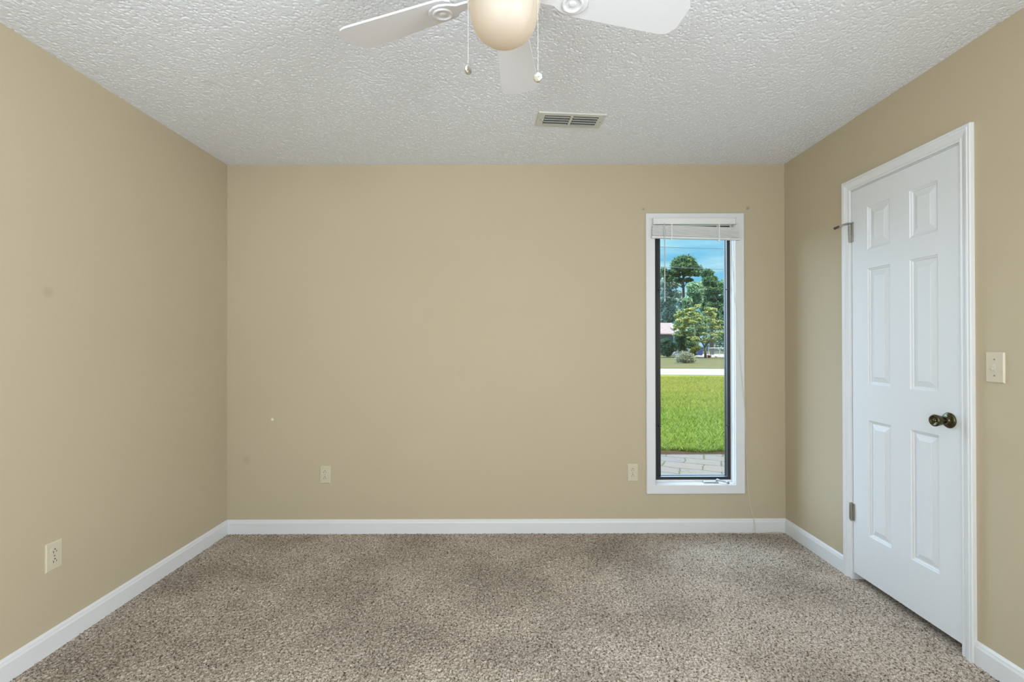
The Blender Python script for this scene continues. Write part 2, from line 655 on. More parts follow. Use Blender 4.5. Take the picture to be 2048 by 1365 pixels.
hgt = 0.55 * smooth_noise((ny, nx), 3, rng) + 0.45 * rng.random((ny, nx))
XX, YY = np.meshgrid(gx, gy)
ZZ = 0.012 * (hgt - 0.5)
V = np.stack([XX, YY, ZZ], -1).reshape(-1, 3)
idx = np.arange(nx * ny).reshape(ny, nx)
F = np.stack([idx[:-1, :-1], idx[:-1, 1:], idx[1:, 1:], idx[1:, :-1]], -1).reshape(-1, 4)
pile = rawobj('carpet_pile', V, F, M['carpet'], parent=fl)
pile['kind'] = 'stuff'


# baseboards, profile (out from wall, up)
BBP = [(0, 0), (0.013, 0), (0.013, 0.070), (0.010, 0.078), (0.009, 0.084), (0.004, 0.090), (0, 0.092)]
Z = Vector((0, 0, 1))


def baseboard(name, p0, p1, out):
    b = bmesh.new()
    p0, p1, out = Vector(p0), Vector(p1), Vector(out)
    sweep(b, BBP, [(p0, out, Z), (p1, out, Z)])
    return struct(obj(name, b, M['trim']))


baseboard('baseboard_back', (XL, YB, 0), (XR, YB, 0), (0, -1, 0))
baseboard('baseboard_left', (XL, YR, 0), (XL, YB - 0.013, 0), (1, 0, 0))
baseboard('baseboard_right', (XR, YR, 0), (XR, 1.8735, 0), (-1, 0, 0))
baseboard('trim_1', (XR, 2.604, 0), (XR, YB - 0.013, 0), (-1, 0, 0))

# ------------------------------------------------------------------ window
win = struct(empty('window_1', (1.2, YB, WZ0)))


def ch(name, bm_, m, root, **kw):
    """part built in world coordinates, kept there under its root"""
    o = obj(name, bm_, m, root, **kw)
    o.matrix_parent_inverse = Matrix.Translation(root.location).inverted()
    return o


def picture_frame(bm_, prof, x0, x1, z0, z1, y):
    """mitred frame in a plane y; profile a = outwards from opening, b = towards the room"""
    B = Vector((0, -1, 0))
    s = 1.0
    fr = [(Vector((x0, y, z0)), Vector((-s, 0, -s)), B), (Vector((x1, y, z0)), Vector((s, 0, -s)), B),
          (Vector((x1, y, z1)), Vector((s, 0, s)), B), (Vector((x0, y, z1)), Vector((-s, 0, s)), B)]
    sweep(bm_, prof, fr, closed=True)


bm = bmesh.new()
picture_frame(bm, [(0, 0), (0, 0.013), (0.004, 0.016), (0.056, 0.018), (0.060, 0.014), (0.060, 0)],
              WX0, WX1, WZ0, WZ1 - 0.01, YB)
ch('casing', bm, M['trim'], win)
bm = bmesh.new()   # jamb lining
for a in ((WX0 - 0.001, WX0 + 0.004, WZ0, WZ1), (WX1 - 0.004, WX1 + 0.001, WZ0, WZ1),
          (WX0, WX1, WZ1 - 0.006, WZ1 + 0.001), (WX0, WX1, WZ0 - 0.001, WZ0 + 0.004)):
    box(bm, a[0], a[1], YB, YB + 0.11, a[2], a[3])
ch('jamb', bm, M['trim'], win)
bm = bmesh.new()
picture_frame(bm, [(0, 0), (0, 0.006), (0.004, 0.008), (0.0135, 0.008), (0.0135, 0)],
              WX0 + 0.004 + 0.0135 - 0.010, WX1 - 0.004 - 0.0035, WZ0 + 0.0175, WZ1 - 0.02, YB + 0.046)
ch('stop', bm, M['trim'], win)
bm = bmesh.new()   # black inner frame
fx0, fx1, fz0, fz1 = 0.952, 1.463, 0.331, 2.03
picture_frame(bm, [(0, 0), (0, 0.020), (0.022, 0.022), (0.022, 0)], fx0 + 0.028, fx1 - 0.022, fz0 + 0.022, fz1 - 0.022, YB + 0.066)
ch('screen_frame', bm, M['black'], win, bevel=0.001)
for (cx, cz) in ((0.992, zat(581, 3.22)), (0.992, zat(853, 3.22)), (1.437, zat(580, 3.22)), (1.437, zat(852, 3.22))):
    bm = bmesh.new()
    box(bm, cx - 0.010, cx + 0.010, YB + 0.040, YB + 0.046, cz - 0.0025, cz + 0.0025)
    box(bm, cx - 0.010 if cx < 1.2 else cx + 0.006, cx - 0.006 if cx < 1.2 else cx + 0.010, YB + 0.034, YB + 0.046, cz - 0.0045, cz + 0.0045)
    ch('screen_clip', bm, M['black'], win)
bm = bmesh.new()   # bronze sash set outwards
sx0, sx1, sz0, sz1 = 1.003, 1.450, 0.350, 2.01
for (a, b_, c, d) in ((WX0, sx0, WZ0, WZ1), (sx1, WX1, WZ0, WZ1), (sx0, sx1, WZ0, sz0), (sx0, sx1, sz1, WZ1)):
    box(bm, a, b_, YB + 0.070, YB + 0.108, c, d, mi=0 if a > 1.4 else 1)
ch('sash', bm, None, win, mats=[M['olive'], M['black']])
bm = bmesh.new()
box(bm, sx1 - 0.003, sx1 + 0.001, YB + 0.092, YB + 0.108, sz0, sz1)
box(bm, sx0 - 0.001, sx0 + 0.003, YB + 0.092, YB + 0.108, sz0, sz1)
box(bm, sx0, sx1, YB + 0.092, YB + 0.108, sz0 - 0.001, sz0 + 0.003)
ch('gasket', bm, M['black'], win)
bm = bmesh.new()
box(bm, sx0, sx1, YB + 0.098, YB + 0.102, sz0, sz1)
ch('glass_pane', bm, M['glass'], win)
# crank operator on the sill
bm = bmesh.new()
cx0, cx1 = at(1405, 3.19), at(1436, 3.19)
zc = WZ0 + 0.004
pts = [(cx0, 0), (cx1, 0), (cx1 - 0.006, 0.014), (cx0 + 0.006, 0.014)]
fr = []
for (y_, k) in ((YB + 0.034, 1.0), (YB + 0.006, 1.0)):
    fr.append([bm.verts.new((x, y_, zc + z_ * (1.0 if y_ > YB + 0.02 else 0.75))) for x, z_ in pts])
bm.faces.new(fr[0]); bm.faces.new(fr[1])
for k in range(4):
    bm.faces.new((fr[0][k], fr[0][(k + 1) % 4], fr[1][(k + 1) % 4], fr[1][k]))
crank = ch('crank_operator', bm, M['pewter'], win, bevel=0.002)
bm = bmesh.new()
tube(bm, [(cx1 - 0.014, YB + 0.018, zc + 0.012), (cx1 - 0.010, YB + 0.012, zc + 0.023), (cx1 + 0.004, YB + 0.006, zc + 0.020),
          (cx1 + 0.026, YB - 0.002, zc + 0.013), (cx1 + 0.040, YB - 0.006, zc + 0.011)], [0.006, 0.0055, 0.005, 0.0045, 0.004], 10)
tube(bm, [(cx1 + 0.046, YB - 0.002, zc + 0.011), (cx1 + 0.046, YB - 0.026, zc + 0.012)], [0.0068, 0.0085], 12)
o = obj('crank_handle', bm, M['pewter'], crank, smooth=True)

# unseen rear window, added round the fill lamp: simple white frame and mullion
rw = struct(empty('added_rear_window', (-0.25, YR, RZ0)))
bm = bmesh.new()
for a in ((RX0, RX0 + 0.04, RZ0, RZ1), (RX1 - 0.04, RX1, RZ0, RZ1), (RX0, RX1, RZ0, RZ0 + 0.04), (RX0, RX1, RZ1 - 0.04, RZ1)):
    box(bm, a[0], a[1], YR - 0.06, YR + 0.015, a[2], a[3])
ch('added_window_frame', bm, M['trim'], rw)
bm = bmesh.new()
box(bm, -0.27, -0.23, YR - 0.04, YR - 0.005, RZ0 + 0.04, RZ1 - 0.04)
ch('mullion', bm, M['trim'], rw)

# frame of the unseen side window, added round its fill lamp
sw_ = struct(empty('added_side_window', (XR, -0.62, QZ0)))
bm = bmesh.new()
for a in ((QY0, QY0 + 0.04, QZ0, QZ1), (QY1 - 0.04, QY1, QZ0, QZ1), (QY0, QY1, QZ0, QZ0 + 0.04), (QY0, QY1, QZ1 - 0.04, QZ1)):
    box(bm, XR - 0.012, XR + 0.05, a[0], a[1], a[2], a[3])
ch('added_window_frame', bm, M['trim'], sw_)

# ------------------------------------------------------------------ mini blind, raised
YF = YB - 0.018
bl = tag(empty('mini_blind', (1.2, YF, 2.03)), 'white mini blind pulled up into a crooked stack at the top of the window', 'window blind')
bm = bmesh.new()
hx0, hx1 = at(1308, 3.135), at(1472, 3.135)
box(bm, hx0, hx1, YF - 0.028, YF - 0.003, zat(448.5, 3.13), zat(437, 3.13))
ch('headrail', bm, M['blind'], bl, bevel=0.002)
for x_, w_ in ((hx0 - 0.004, 0.006), (hx1 + 0.001, 0.026)):
    bm = bmesh.new()
    box(bm, x_, x_ + w_ * (1 if x_ < 1 else 0.15), YF - 0.032, YF, zat(449, 3.13), zat(436, 3.13))
    if x_ > 1:
        box(bm, x_, x_ + w_, YF - 0.006, YF, zat(446, 3.13), zat(434, 3.13))
    ch('mounting_bracket', bm, M['blind'], bl, bevel=0.001)
bx0, bx1 = at(1304, 3.135), at(1481, 3.135)
tilt = Matrix.Translation((bx0, YF - 0.016, zat(474, 3.13))) @ Matrix.Rotation(0.026, 4, 'Y')
LN = bx1 - bx0
ns = 12
bm = bmesh.new()
for i in range(ns):
    z_ = 0.010 + i * 0.0058
    sl = 0.0016 * math.sin(i * 2.3)
    # each slat is a shallow curved strip
    prof = [(-0.0125, 0.0030), (-0.006, 0.0040), (0, 0.0044), (0.006, 0.0040), (0.0125, 0.0030),
            (0.0130, 0.0004), (0.0125, -0.0012), (0.006, 0.0004), (0, 0.0009), (-0.006, 0.0004), (-0.0125, -0.0012), (-0.0130, 0.0004)]
    sweep(bm, prof, [(tilt @ Vector((0.003 + sl, 0, z_)), Vector((0, 1, 0)), Z),
                     (tilt @ Vector((LN - 0.003 + sl, 0, z_ - (0.003 if i > 7 else 0) * (i - 7) / 4)), Vector((0, 1, 0)), Z)])
ch('slat_stack', bm, M['blind'], bl)
bm = bmesh.new()
box(bm, 0, LN, -0.014, 0.014, -0.007, 0.0065, M4=tilt)
ch('bottom_rail', bm, M['blind'], bl, bevel=0.003)
for k, px in enumerate((1344, 1439)):
    bm = bmesh.new()
    xl = at(px, 3.13)
    dz = -(xl - bx0) * 0.026
    for yy in (YF - 0.0315, YF - 0.001):
        box(bm, xl - 0.004, xl + 0.004, yy - 0.0005, yy + 0.0005, zat(482, 3.13) + dz + 0.01, zat(449, 3.13))
    ch('ladder_tape', bm, M['blind'], bl)
bm = bmesh.new()
wx = at(1329.5, 3.12)
tube(bm, [(wx, YF - 0.034, zat(446, 3.12)), (wx + 0.001, YF - 0.038, zat(470, 3.12)),
          (wx + 0.002, YF - 0.036, zat(600, 3.12))], [0.0025, 0.0035, 0.0035], 6)
tube(bm, [(wx + 0.002, YF - 0.036, zat(600, 3.12)), (wx + 0.002, YF - 0.036, zat(604, 3.12))], [0.005, 0.004], 8)
ch('tilt_wand', bm, M['wand'], bl)
# lift cord: down the casing, over the wall, onto the carpet
bm = bmesh.new()


def cpt(px, py, y):
    return (at(px, y), y, zat(py, y))


def curve_pts(cps, n=8):
    out = []
    P = [Vector(c) for c in cps]
    P = [P[0]] + P + [P[-1]]
    for i in range(1, len(P) - 2):
        for k in range(n):
            t = k / n
            a, b, c, d = P[i - 1], P[i], P[i + 1], P[i + 2]
            out.append(0.5 * ((2 * b) + (-a + c) * t + (2 * a - 5 * b + 4 * c - d) * t * t + (-a + 3 * b - 3 * c + d) * t ** 3))
    out.append(P[-2])
    return out


cps = [cpt(1461, 447, YF - 0.033), cpt(1464, 500, YF - 0.034), cpt(1472, 620, YF - 0.02), cpt(1484, 760, YF - 0.006),
       cpt(1490, 830, YF - 0.004), cpt(1491.5, 900, YB - 0.008), cpt(1494, 960, YB - 0.005), cpt(1499, 1010, YB - 0.004), cpt(1506, 1036, YB - 0.012)]
tube(bm, curve_pts(cps), 0.0017, 5)
tube(bm, curve_pts([cps[-1], cpt(1509.5, 1052, YB - 0.018), (at(1510, 3.15), YB - 0.024, 0.008), (at(1520, 3.15), YB - 0.030, 0.008),
                    (at(1540, 3.15), YB - 0.022, 0.009), (at(1555, 3.15), YB - 0.020, 0.009), (at(1563, 3.15), YB - 0.030, 0.008),
                    (at(1545, 3.15), YB - 0.045, 0.008), (at(1520, 3.15), YB - 0.034, 0.009)]), 0.0017, 5)
tube(bm, curve_pts([cps[-1], cpt(1506.5, 1052, YB - 0.020), (at(1504, 3.15), YB - 0.024, 0.008), (at(1498, 3.15), YB - 0.036, 0.008),
                    (at(1480, 3.15), YB - 0.040, 0.008), (at(1462, 3.15), YB - 0.026, 0.009), (at(1440, 3.15), YB - 0.020, 0.009)]), 0.0017, 5)
ch('lift_cord', bm, M['cord'], bl, smooth=True)

# ------------------------------------------------------------------ door on the right wall
door = struct(empty('door_1', (XR, 2.232, 0)))
SY0, SY1, SZ0, SZ1 = 1.923, 2.541, 0.041, 2.038
XF = 1.797
cols = [(2.030, 2.175), (2.287, 2.432)]
rows = [(0.270, 0.853), (1.033, 1.617), (1.714, 1.929)]
bm = bmesh.new()
ys = [SY0] + [v for c in cols for v in c] + [SY1]
zs = [SZ0] + [v for r in rows for v in r] + [SZ1]
grid = {}


def gv(y, z, d=0.0):
    k = (round(y, 5), round(z, 5), round(d, 5))
    if k not in grid:
        grid[k] = bm.verts.new((XF + d, y, z))
    return grid[k]


for i in range(len(ys) - 1):
    for j in range(len(zs) - 1):
        y0, y1, z0, z1 = ys[i], ys[i + 1], zs[j], zs[j + 1]
        if (i % 2 == 1) and (j % 2 == 1):
            lev = [(0, 0), (0.003, 0.0045), (0.008, 0.0055), (0.011, 0.0100), (0.016, 0.0105), (0.040, 0.0035), (0.0405, 0.0025)]
            for (a, da), (b_, db) in zip(lev[:-1], lev[1:]):
                A = [(y0 + a, z0 + a), (y1 - a, z0 + a), (y1 - a, z1 - a), (y0 + a, z1 - a)]
                B = [(y0 + b_, z0 + b_), (y1 - b_, z0 + b_), (y1 - b_, z1 - b_), (y0 + b_, z1 - b_)]
                for k in range(4):
                    bm.faces.new((gv(*A[k], da), gv(*A[(k + 1) % 4], da), gv(*B[(k + 1) % 4], db), gv(*B[k], db)))
            bm.faces.new([gv(*p, lev[-1][1]) for p in B])
        else:
            bm.faces.new((gv(y0, z0), gv(y1, z0), gv(y1, z1), gv(y0, z1)))
# edges and back of the slab
corner = [gv(SY0, SZ0), gv(SY1, SZ0), gv(SY1, SZ1), gv(SY0, SZ1)]
bk = [bm.verts.new((XF + 0.035, v.co.y, v.co.z)) for v in corner]
bm.faces.new(bk)
yedge = [gv(y, SZ0) for y in ys]
bm.faces.new(yedge + [bk[1], bk[0]])
bm.faces.new([gv(y, SZ1) for y in ys] + [bk[2], bk[3]])
bm.faces.new([gv(SY0, z) for z in zs] + [bk[3], bk[0]])
bm.faces.new([gv(SY1, z) for z in zs] + [bk[2], bk[1]])
slab = ch('door_slab', bm, M['door'], door)

# casing, mitred, floor to floor
CP = [(0, 0), (0, 0.008), (0.004, 0.011), (0.010, 0.0115), (0.013, 0.009), (0.018, 0.010), (0.030, 0.0145), (0.036, 0.018),
      (0.044, 0.019), (0.047, 0.0165), (0.050, 0.018), (0.056, 0.018), (0.058, 0.015), (0.058, 0)]
bm = bmesh.new()
B = Vector((-1, 0, 0))
oy0, oy1, oz = DY0 + 0.013, DY1 - 0.006, DZ - 0.001
oy0 = 1.926 - 0.0
sweep(bm, [(a * 0.95, b_) for a, b_ in CP],
      [(Vector((XR, oy0 , 0.0)), Vector((0, -1, 0)), B), (Vector((XR, oy0, oz)), Vector((0, -1, 1)), B),
       (Vector((XR, oy1 , oz)), Vector((0, 1, 1)), B), (Vector((XR, oy1, 0.0)), Vector((0, 1, 0)), B)])
ch('door_casing', bm, M['trim'], door)
bm = bmesh.new()
box(bm, XR + 0.0005, XR + 0.1, DY0, SY0 - 0.002, 0, DZ)
box(bm, XR + 0.0005, XR + 0.1, SY1 + 0.0025, DY1, 0, DZ)
box(bm, XR + 0.0005, XR + 0.1, DY0, DY1, SZ1 + 0.003, DZ)
ch('door_jamb', bm, M['trim'], door)

KY, KZ = 1.980, zat(843, 1.98)
RotX = Matrix.Translation((XF, KY, KZ)) @ Matrix.Rotation(-PI / 2, 4, 'Y')
bm = bmesh.new()
lathe(bm, [(0.0, 0.0), (0.0315, 0.0), (0.0325, 0.003), (0.030, 0.007), (0.024, 0.0095), (0.016, 0.011), (0.012, 0.016), (0.0115, 0.024),
           (0.0135, 0.028), (0.017, 0.031)], 40, RotX)
ros = ch('door_knob', bm, M['brass'], door, smooth=True)
bm = bmesh.new()
lathe(bm, [(0.012, 0.026), (0.0165, 0.031), (0.019, 0.036), (0.022, 0.048), (0.0245, 0.058), (0.0248, 0.063), (0.0225, 0.0665), (0.0175, 0.0665),
           (0.0165, 0.064), (0.008, 0.0615), (0.0065, 0.062), (0.006, 0.0655), (0.0, 0.066)], 40, RotX)
o = obj('knob_grip', bm, M['brass'], ros, smooth=True)
bm = bmesh.new()
box(bm, XF - 0.003, XF + 0.02, SY0 - 0.0025, SY0 + 0.0005, zat(862, 1.925), zat(835, 1.925))
ch('strike_plate', bm, M['brass'], door)


def hinge(zb, zt):
    b = bmesh.new()
    y = SY1 + 0.004
    x = XF - 0.008
    n_ = 5
    for k in range(n_):
        z0 = zb + (zt - zb) * k / n_
        z1 = zb + (zt - zb) * (k + 1) / n_
        tube(b, [(x, y, z0 + 0.0006), (x, y, z1 - 0.0006)], 0.0072, 12)
    tube(b, [(x, y, zb - 0.004), (x, y, zt + 0.004)], 0.0048, 10)
    box(b, x + 0.001, XF + 0.002, y - 0.015, y + 0.0245, zb, zt)
    return ch('hinge', b, M['steel'], door)


h1 = hinge(zat(485, 2.545), zat(449, 2.545))
hinge(zat(1041, 2.545), zat(1008, 2.545))
b = bmesh.new()
zt = zat(449, 2.545)
# bent strap stop standing off the hinge pin towards the room
box(b, XF - 0.020, XF - 0.003, SY1 - 0.006, SY1 + 0.012, zt + 0.001, zt + 0.005)
tube(b, [(XF - 0.014, SY1 + 0.006, zt + 0.003), (XF - 0.030, SY1 + 0.022, zt + 0.001), (XF - 0.050, SY1 + 0.034, zt - 0.009)], [0.006, 0.005, 0.005], 10)
tube(b, [(XF - 0.046, SY1 + 0.032, zt - 0.006), (XF - 0.066, SY1 + 0.044, zt - 0.016)], [0.006, 0.0065], 12, mi=1)
tube(b, [(XF - 0.012, SY1 + 0.002, zt + 0.002), (XF - 0.006, SY1 - 0.018, zt + 0.001)], 0.0035, 8)
o = obj('hinge_pin_stop', b, None, h1, mats=[M['steel'], M['ivory_dark']])


# ------------------------------------------------------------------ outlets and switch (built facing -y, about the origin)
def plate_bm(w=0.070, h=0.114, t=0.006):
    b = bmesh.new()
    r0 = [(-w / 2, -h / 2), (w / 2, -h / 2), (w / 2, h / 2), (-w / 2, h / 2)]
    prev = None
    for inset, y in ((0, 0), (0, -t * 0.4), (0.004, -t), ):
        ring = [b.verts.new((x - math.copysign(inset, x), y, z - math.copysign(inset, z))) for x, z in r0]
        if prev:
            for k in range(4):
                b.faces.new((prev[k], prev[(k + 1) % 4], ring[(k + 1) % 4], ring[k]))
        else:
            b.faces.new(ring)
        prev = ring
    b.faces.new(prev)
    return b


def outlet(label, loc, rz, group):
    r = tag(empty('electrical_outlet', loc), label, 'outlet', group)
    r.rotation_euler = (0, 0, rz)
    obj('cover_plate', plate_bm(), M['ivory'], r)
    for s in (1, -1):
        b = bmesh.new()
        cz = s * 0.0195
        pts = []
        for k in range(32):   # round face with flat top and bottom
            a = 2 * PI * k / 32
            pts.append((0.0172 * math.cos(a), max(-0.0135, min(0.0135, 0.0172 * math.sin(a))) + cz))
        f0 = [b.verts.new((x, -0.0062, z)) for x, z in pts]
        f1 = [b.verts.new((x * 0.97, -0.0082, cz + (z - cz) * 0.97)) for x, z in pts]
        for k in range(32):
            b.faces.new((f0[k], f0[(k + 1) % 32], f1[(k + 1) % 32], f1[k]))
        b.faces.new(f1)
        # dark groove round the face
        g0 = [b.verts.new((x * 1.07, -0.00615, cz + (z - cz) * 1.07)) for x, z in pts]
        g1 = [b.verts.new((x, -0.00615, z)) for x, z in pts]
        for k in range(32):
            f = b.faces.new((g0[k], g0[(k + 1) % 32], g1[(k + 1) % 32], g1[k]))
            f.material_index = 1
        fc = obj('receptacle', b, None, r, mats=[M['ivory'], M['vent']])
        b = bmesh.new()
        box(b, -0.0078, -0.0054, -0.0087, -0.0081, cz - 0.0065, cz + 0.0025)
        box(b, 0.0054, 0.0075, -0.0087, -0.0081, cz - 0.0055, cz + 0.0020)
        Mx = Matrix.Translation((0, -0.0081, cz + 0.0078)) @ Matrix.Rotation(PI / 2, 4, 'X')
        lathe(b, [(0, 0), (0.0028, 0), (0.0028, 0.0006), (0, 0.0006)], 12, Mx)
        obj('slots', b, M['ivory_dark'], fc)
    b = bmesh.new()
    lathe(b, [(0, 0), (0.0032, 0), (0.0026, 0.0014), (0, 0.0016)], 12, Matrix.Translation((0, -0.006, 0)) @ Matrix.Rotation(PI / 2, 4, 'X'))
    obj('screw', b, M['steel'], r)
    return r


outlet('ivory wall outlet low on the left wall, nearest the camera', (XL, 1.972, 0.384), PI / 2, 'wall outlets')
outlet('ivory wall outlet on the back wall, left half, above the baseboard', (at(651, YB), YB, 0.3855), 0, 'wall outlets')
outlet('ivory wall outlet just left of the window foot', (at(1264.5, YB), YB, 0.394), 0, 'wall outlets')

sw = tag(empty('light_switch', (XR, 1.792, 1.151)), 'ivory toggle light switch beside the white door casing', 'light switch')
sw.rotation_euler = (0, 0, -PI / 2)
obj('cover_plate', plate_bm(), M['ivory'], sw)
b = bmesh.new()
box(b, -0.0052, 0.0052, -0.0072, -0.0058, -0.0125, 0.0125)
obj('toggle_collar', b, M['vent'], sw)
b = bmesh.new()
MT = Matrix.Translation((0, -0.006, 0)) @ Matrix.Rotation(0.45, 4, 'X')
box(b, -0.0036, 0.0036, -0.015, 0.0, -0.004, 0.005, M4=MT)
obj('toggle', b, M['ivory'], sw, bevel=0.001)
for s in (1, -1):
    b = bmesh.new()
    lathe(b, [(0, 0), (0.0034, 0), (0.0028, 0.0014), (0, 0.0016)], 12,
          Matrix.Translation((0, -0.006, s * 0.030)) @ Matrix.Rotation(PI / 2, 4, 'X'))
    obj('screw', b, M['steel'], sw)

# ------------------------------------------------------------------ ceiling vent
vt = tag(empty('ceiling_vent', (0.313, 2.537, H)), 'off-white metal air vent with louvres in the ceiling', 'air vent')
vt.rotation_euler = (0, 0, 0.085)
b = bmesh.new()
VW, VD, IW, ID = 0.178, 0.080, 0.141, 0.053
# outer flange frame, sloped edge
P0 = [(-VW, -VD), (VW, -VD), (VW, VD), (-VW, VD)]
P1 = [(x * 0.975, y * 0.95) for x, y in P0]
P2 = [(math.copysign(IW, x), math.copysign(ID, y)) for x, y in P0]
R0 = [b.verts.new((x, y, 0)) for x, y in P0]
R1 = [b.verts.new((x, y, -0.006)) for x, y in P1]
R2 = [b.verts.new((x, y, -0.007)) for x, y in P2]
R3 = [b.verts.new((x, y, -0.0005)) for x, y in P2]
for A_, B_ in ((R0, R1), (R1, R2), (R2, R3)):
    for k in range(4):
        b.faces.new((A_[k], A_[(k + 1) % 4], B_[(k + 1) % 4], B_[k]))
box(b, -0.006, 0.006, -ID, ID, -0.009, -0.001)
obj('frame', b, M['vent'], vt)
b = bmesh.new()
box(b, -IW, IW, -ID, ID, -0.0012, -0.0004)  # dark sheet stands in for the shade behind the louvres
obj('shade_backing', b, M['vent_dark'], vt)
for sx in (-1, 1):
    b = bmesh.new()
    for k in range(4):
        yc = -ID + 0.016 + k * 0.0262
        Ms = Matrix.Translation((sx * (IW + 0.006) / 2, yc, -0.0062)) @ Matrix.Rotation(0.95, 4, 'X')
        box(b, -(IW - 0.006) / 2 + 0.002, (IW - 0.006) / 2 - 0.002, -0.0062, 0.0062, -0.0006, 0.0006, M4=Ms)
    obj('louvre_bank', b, M['vent'], vt)
b = bmesh.new()
box(b, -IW - 0.007, -IW - 0.003, -0.012, 0.012, -0.013, -0.006)
obj('damper_lever', b, M['vent'], vt)
for s in (-1, 1):
    b = bmesh.new()
    lathe(b, [(0, 0), (0.0035, 0), (0.003, -0.002), (0, -0.0025)], 12, Matrix.Translation((s * (IW + 0.018), 0, -0.0065)))
    obj('screw', b, M['steel'], vt)

# ------------------------------------------------------------------ ceiling fan
FX, FY = -0.016, 1.235
fan = tag(empty('ceiling_fan', (FX, FY, H)), 'white five-blade ceiling fan with a lit frosted globe and pull chains', 'ceiling fan')
BZ = 2.150 - H
b = bmesh.new()
lathe(b, [(0, 0), (0.075, 0), (0.078, -0.012), (0.060, -0.040), (0.030, -0.050), (0.0, -0.050)], 40)
obj('canopy', b, M['fan'], fan, smooth=True)
b = bmesh.new()
lathe(b, [(0.0, -0.045), (0.060, -0.050), (0.115, -0.075), (0.130, -0.110), (0.130, -0.165), (0.110, -0.195), (0.075, -0.215),
          (0.070, -0.245), (0.0, -0.245)], 48)
obj('motor_housing', b, M['fan'], fan, smooth=True)
b = bmesh.new()
lathe(b, [(0.0, -0.245), (0.065, -0.245), (0.083, -0.252), (0.085, -0.256), (0.0, -0.257)], 40)
obj('light_fitter', b, M['fan'], fan, smooth=True)
b = bmesh.new()
gp = [(0.070, 2.138), (0.078, 2.136), (0.086, 2.128), (0.0905, 2.115), (0.0915, 2.100), (0.0895, 2.085), (0.0855, 2.068), (0.0825, 2.050),
      (0.079, 2.034), (0.073, 2.019), (0.062, 2.004), (0.048, 1.993), (0.030, 1.986), (0.014, 1.983), (0.0, 1.983)]
lathe(b, [(r * 1.04, z + 0.031 - H) for r, z in gp], 64)
obj('light_globe', b, M['globe'], fan, smooth=True)


def blade_bm():
    b = bmesh.new()
    r0, r1 = 0.145, 0.507
    out = []
    n_ = 24
    for i in range(n_ + 1):
        t = i / n_
        r = r0 + (r1 - r0) * t
        hw = 0.046 + 0.019 * min(1, t * 1.15)
        e = (r1 - r) / 0.035
        if e < 1:
            hw *= 0.55 + 0.45 * math.sqrt(max(0.0, 1 - (1 - e) ** 2))
        e2 = (r - r0) / 0.03
        if e2 < 1:
            hw *= 0.6 + 0.4 * math.sqrt(max(0.0, 1 - (1 - e2) ** 2))
        out.append((r, hw))
    poly = [(r, -h) for r, h in out] + [(r, h) for r, h in reversed(out)]
    lo = [b.verts.new((x, y, -0.003)) for x, y in poly]
    hi = [b.verts.new((x, y, 0.003)) for x, y in poly]
    b.faces.new(lo)
    b.faces.new(hi)
    for k in range(len(poly)):
        b.faces.new((lo[k], lo[(k + 1) % len(poly)], hi[(k + 1) % len(poly)], hi[k]))
    return b


def bracket_bm():
    b = bmesh.new()
    # flat arm with a rounded ornamental end under the blade
    prof = [(0.060, 0.020), (0.10, 0.014), (0.135, 0.016), (0.155, 0.030), (0.175, 0.037), (0.195, 0.035), (0.212, 0.026), (0.222, 0.012)]
    poly = [(x, -y) for x, y in prof] + [(0.225, 0)] + [(x, y) for x, y in reversed(prof)]
    lo = [b.verts.new((x * 1, y, -0.010)) for x, y in poly]
    hi = [b.verts.new((x, y, -0.0035)) for x, y in poly]
    b.faces.new(lo)
    b.faces.new(hi)
    for k in range(len(poly)):
        b.faces.new((lo[k], lo[(k + 1) % len(poly)], hi[(k + 1) % len(poly)], hi[k]))
    # raised ring and boss
    lathe(b, [(0.020, -0.010), (0.029, -0.010), (0.027, -0.014), (0.022, -0.014), (0.020, -0.0105)], 32, Matrix.Translation((0.184, 0, 0)))
    lathe(b, [(0.0, -0.014), (0.008, -0.013), (0.010, -0.0098), (0, -0.0098)], 16, Matrix.Translation((0.184, 0, 0)))
    return b


bl0 = None
for k in range(5):
    a = math.radians(12 + 72 * k)
    if bl0 is None:
        o = obj('blade', blade_bm(), M['fan'], fan, bevel=0.0012)
        br = obj('blade_bracket', bracket_bm(), M['fan'], o, bevel=0.0015)
        bl0, br0 = o, br
    else:
        o = bl0.copy()
        C.objects.link(o)
        o.parent = fan
        br = br0.copy()
        C.objects.link(br)
        br.parent = o
    o.matrix_local = (Matrix.Translation((0, 0, BZ)) @ Matrix.Rotation(a, 4, 'Z') @ Matrix.Rotation(math.radians(-8), 4, 'X'))


def chain(px, ytop, ybot, depth, yaw):
    x = at(px, depth) - FX
    y = depth - FY
    zt_, zb_ = zat(ytop, depth) - H, zat(ybot, depth) - H
    b = bmesh.new()
    n_ = int((zt_ - zb_) / 0.0034)
    for i in range(n_):
        z = zt_ - i * 0.0034
        bmesh.ops.create_icosphere(b, subdivisions=1, radius=0.00155, matrix=Matrix.Translation((x, y, z)))
    # short run back to the fitter
    sx, sy = x * 0.80, y * 0.80
    tube(b, [(x, y, zt_), (sx, sy, -0.250)], 0.0008, 5)
    c = obj('pull_chain', b, M['nickel'], fan, smooth=True)
    b = bmesh.new()
    Mp = Matrix.Translation((x, y, zb_ - 0.0125)) @ Matrix.Rotation(yaw, 4, 'Z') @ Matrix.Rotation(PI / 2 + 0.22, 4, 'X')
    lathe(b, [(0, -0.0036), (0.0085, -0.0036), (0.0108, -0.0028), (0.0118, -0.001), (0.0118, 0.001), (0.0108, 0.0028), (0.0085, 0.0036), (0, 0.0036)], 32, Mp)
    obj('chain_pendant', b, M['nickel'], c, smooth=True)


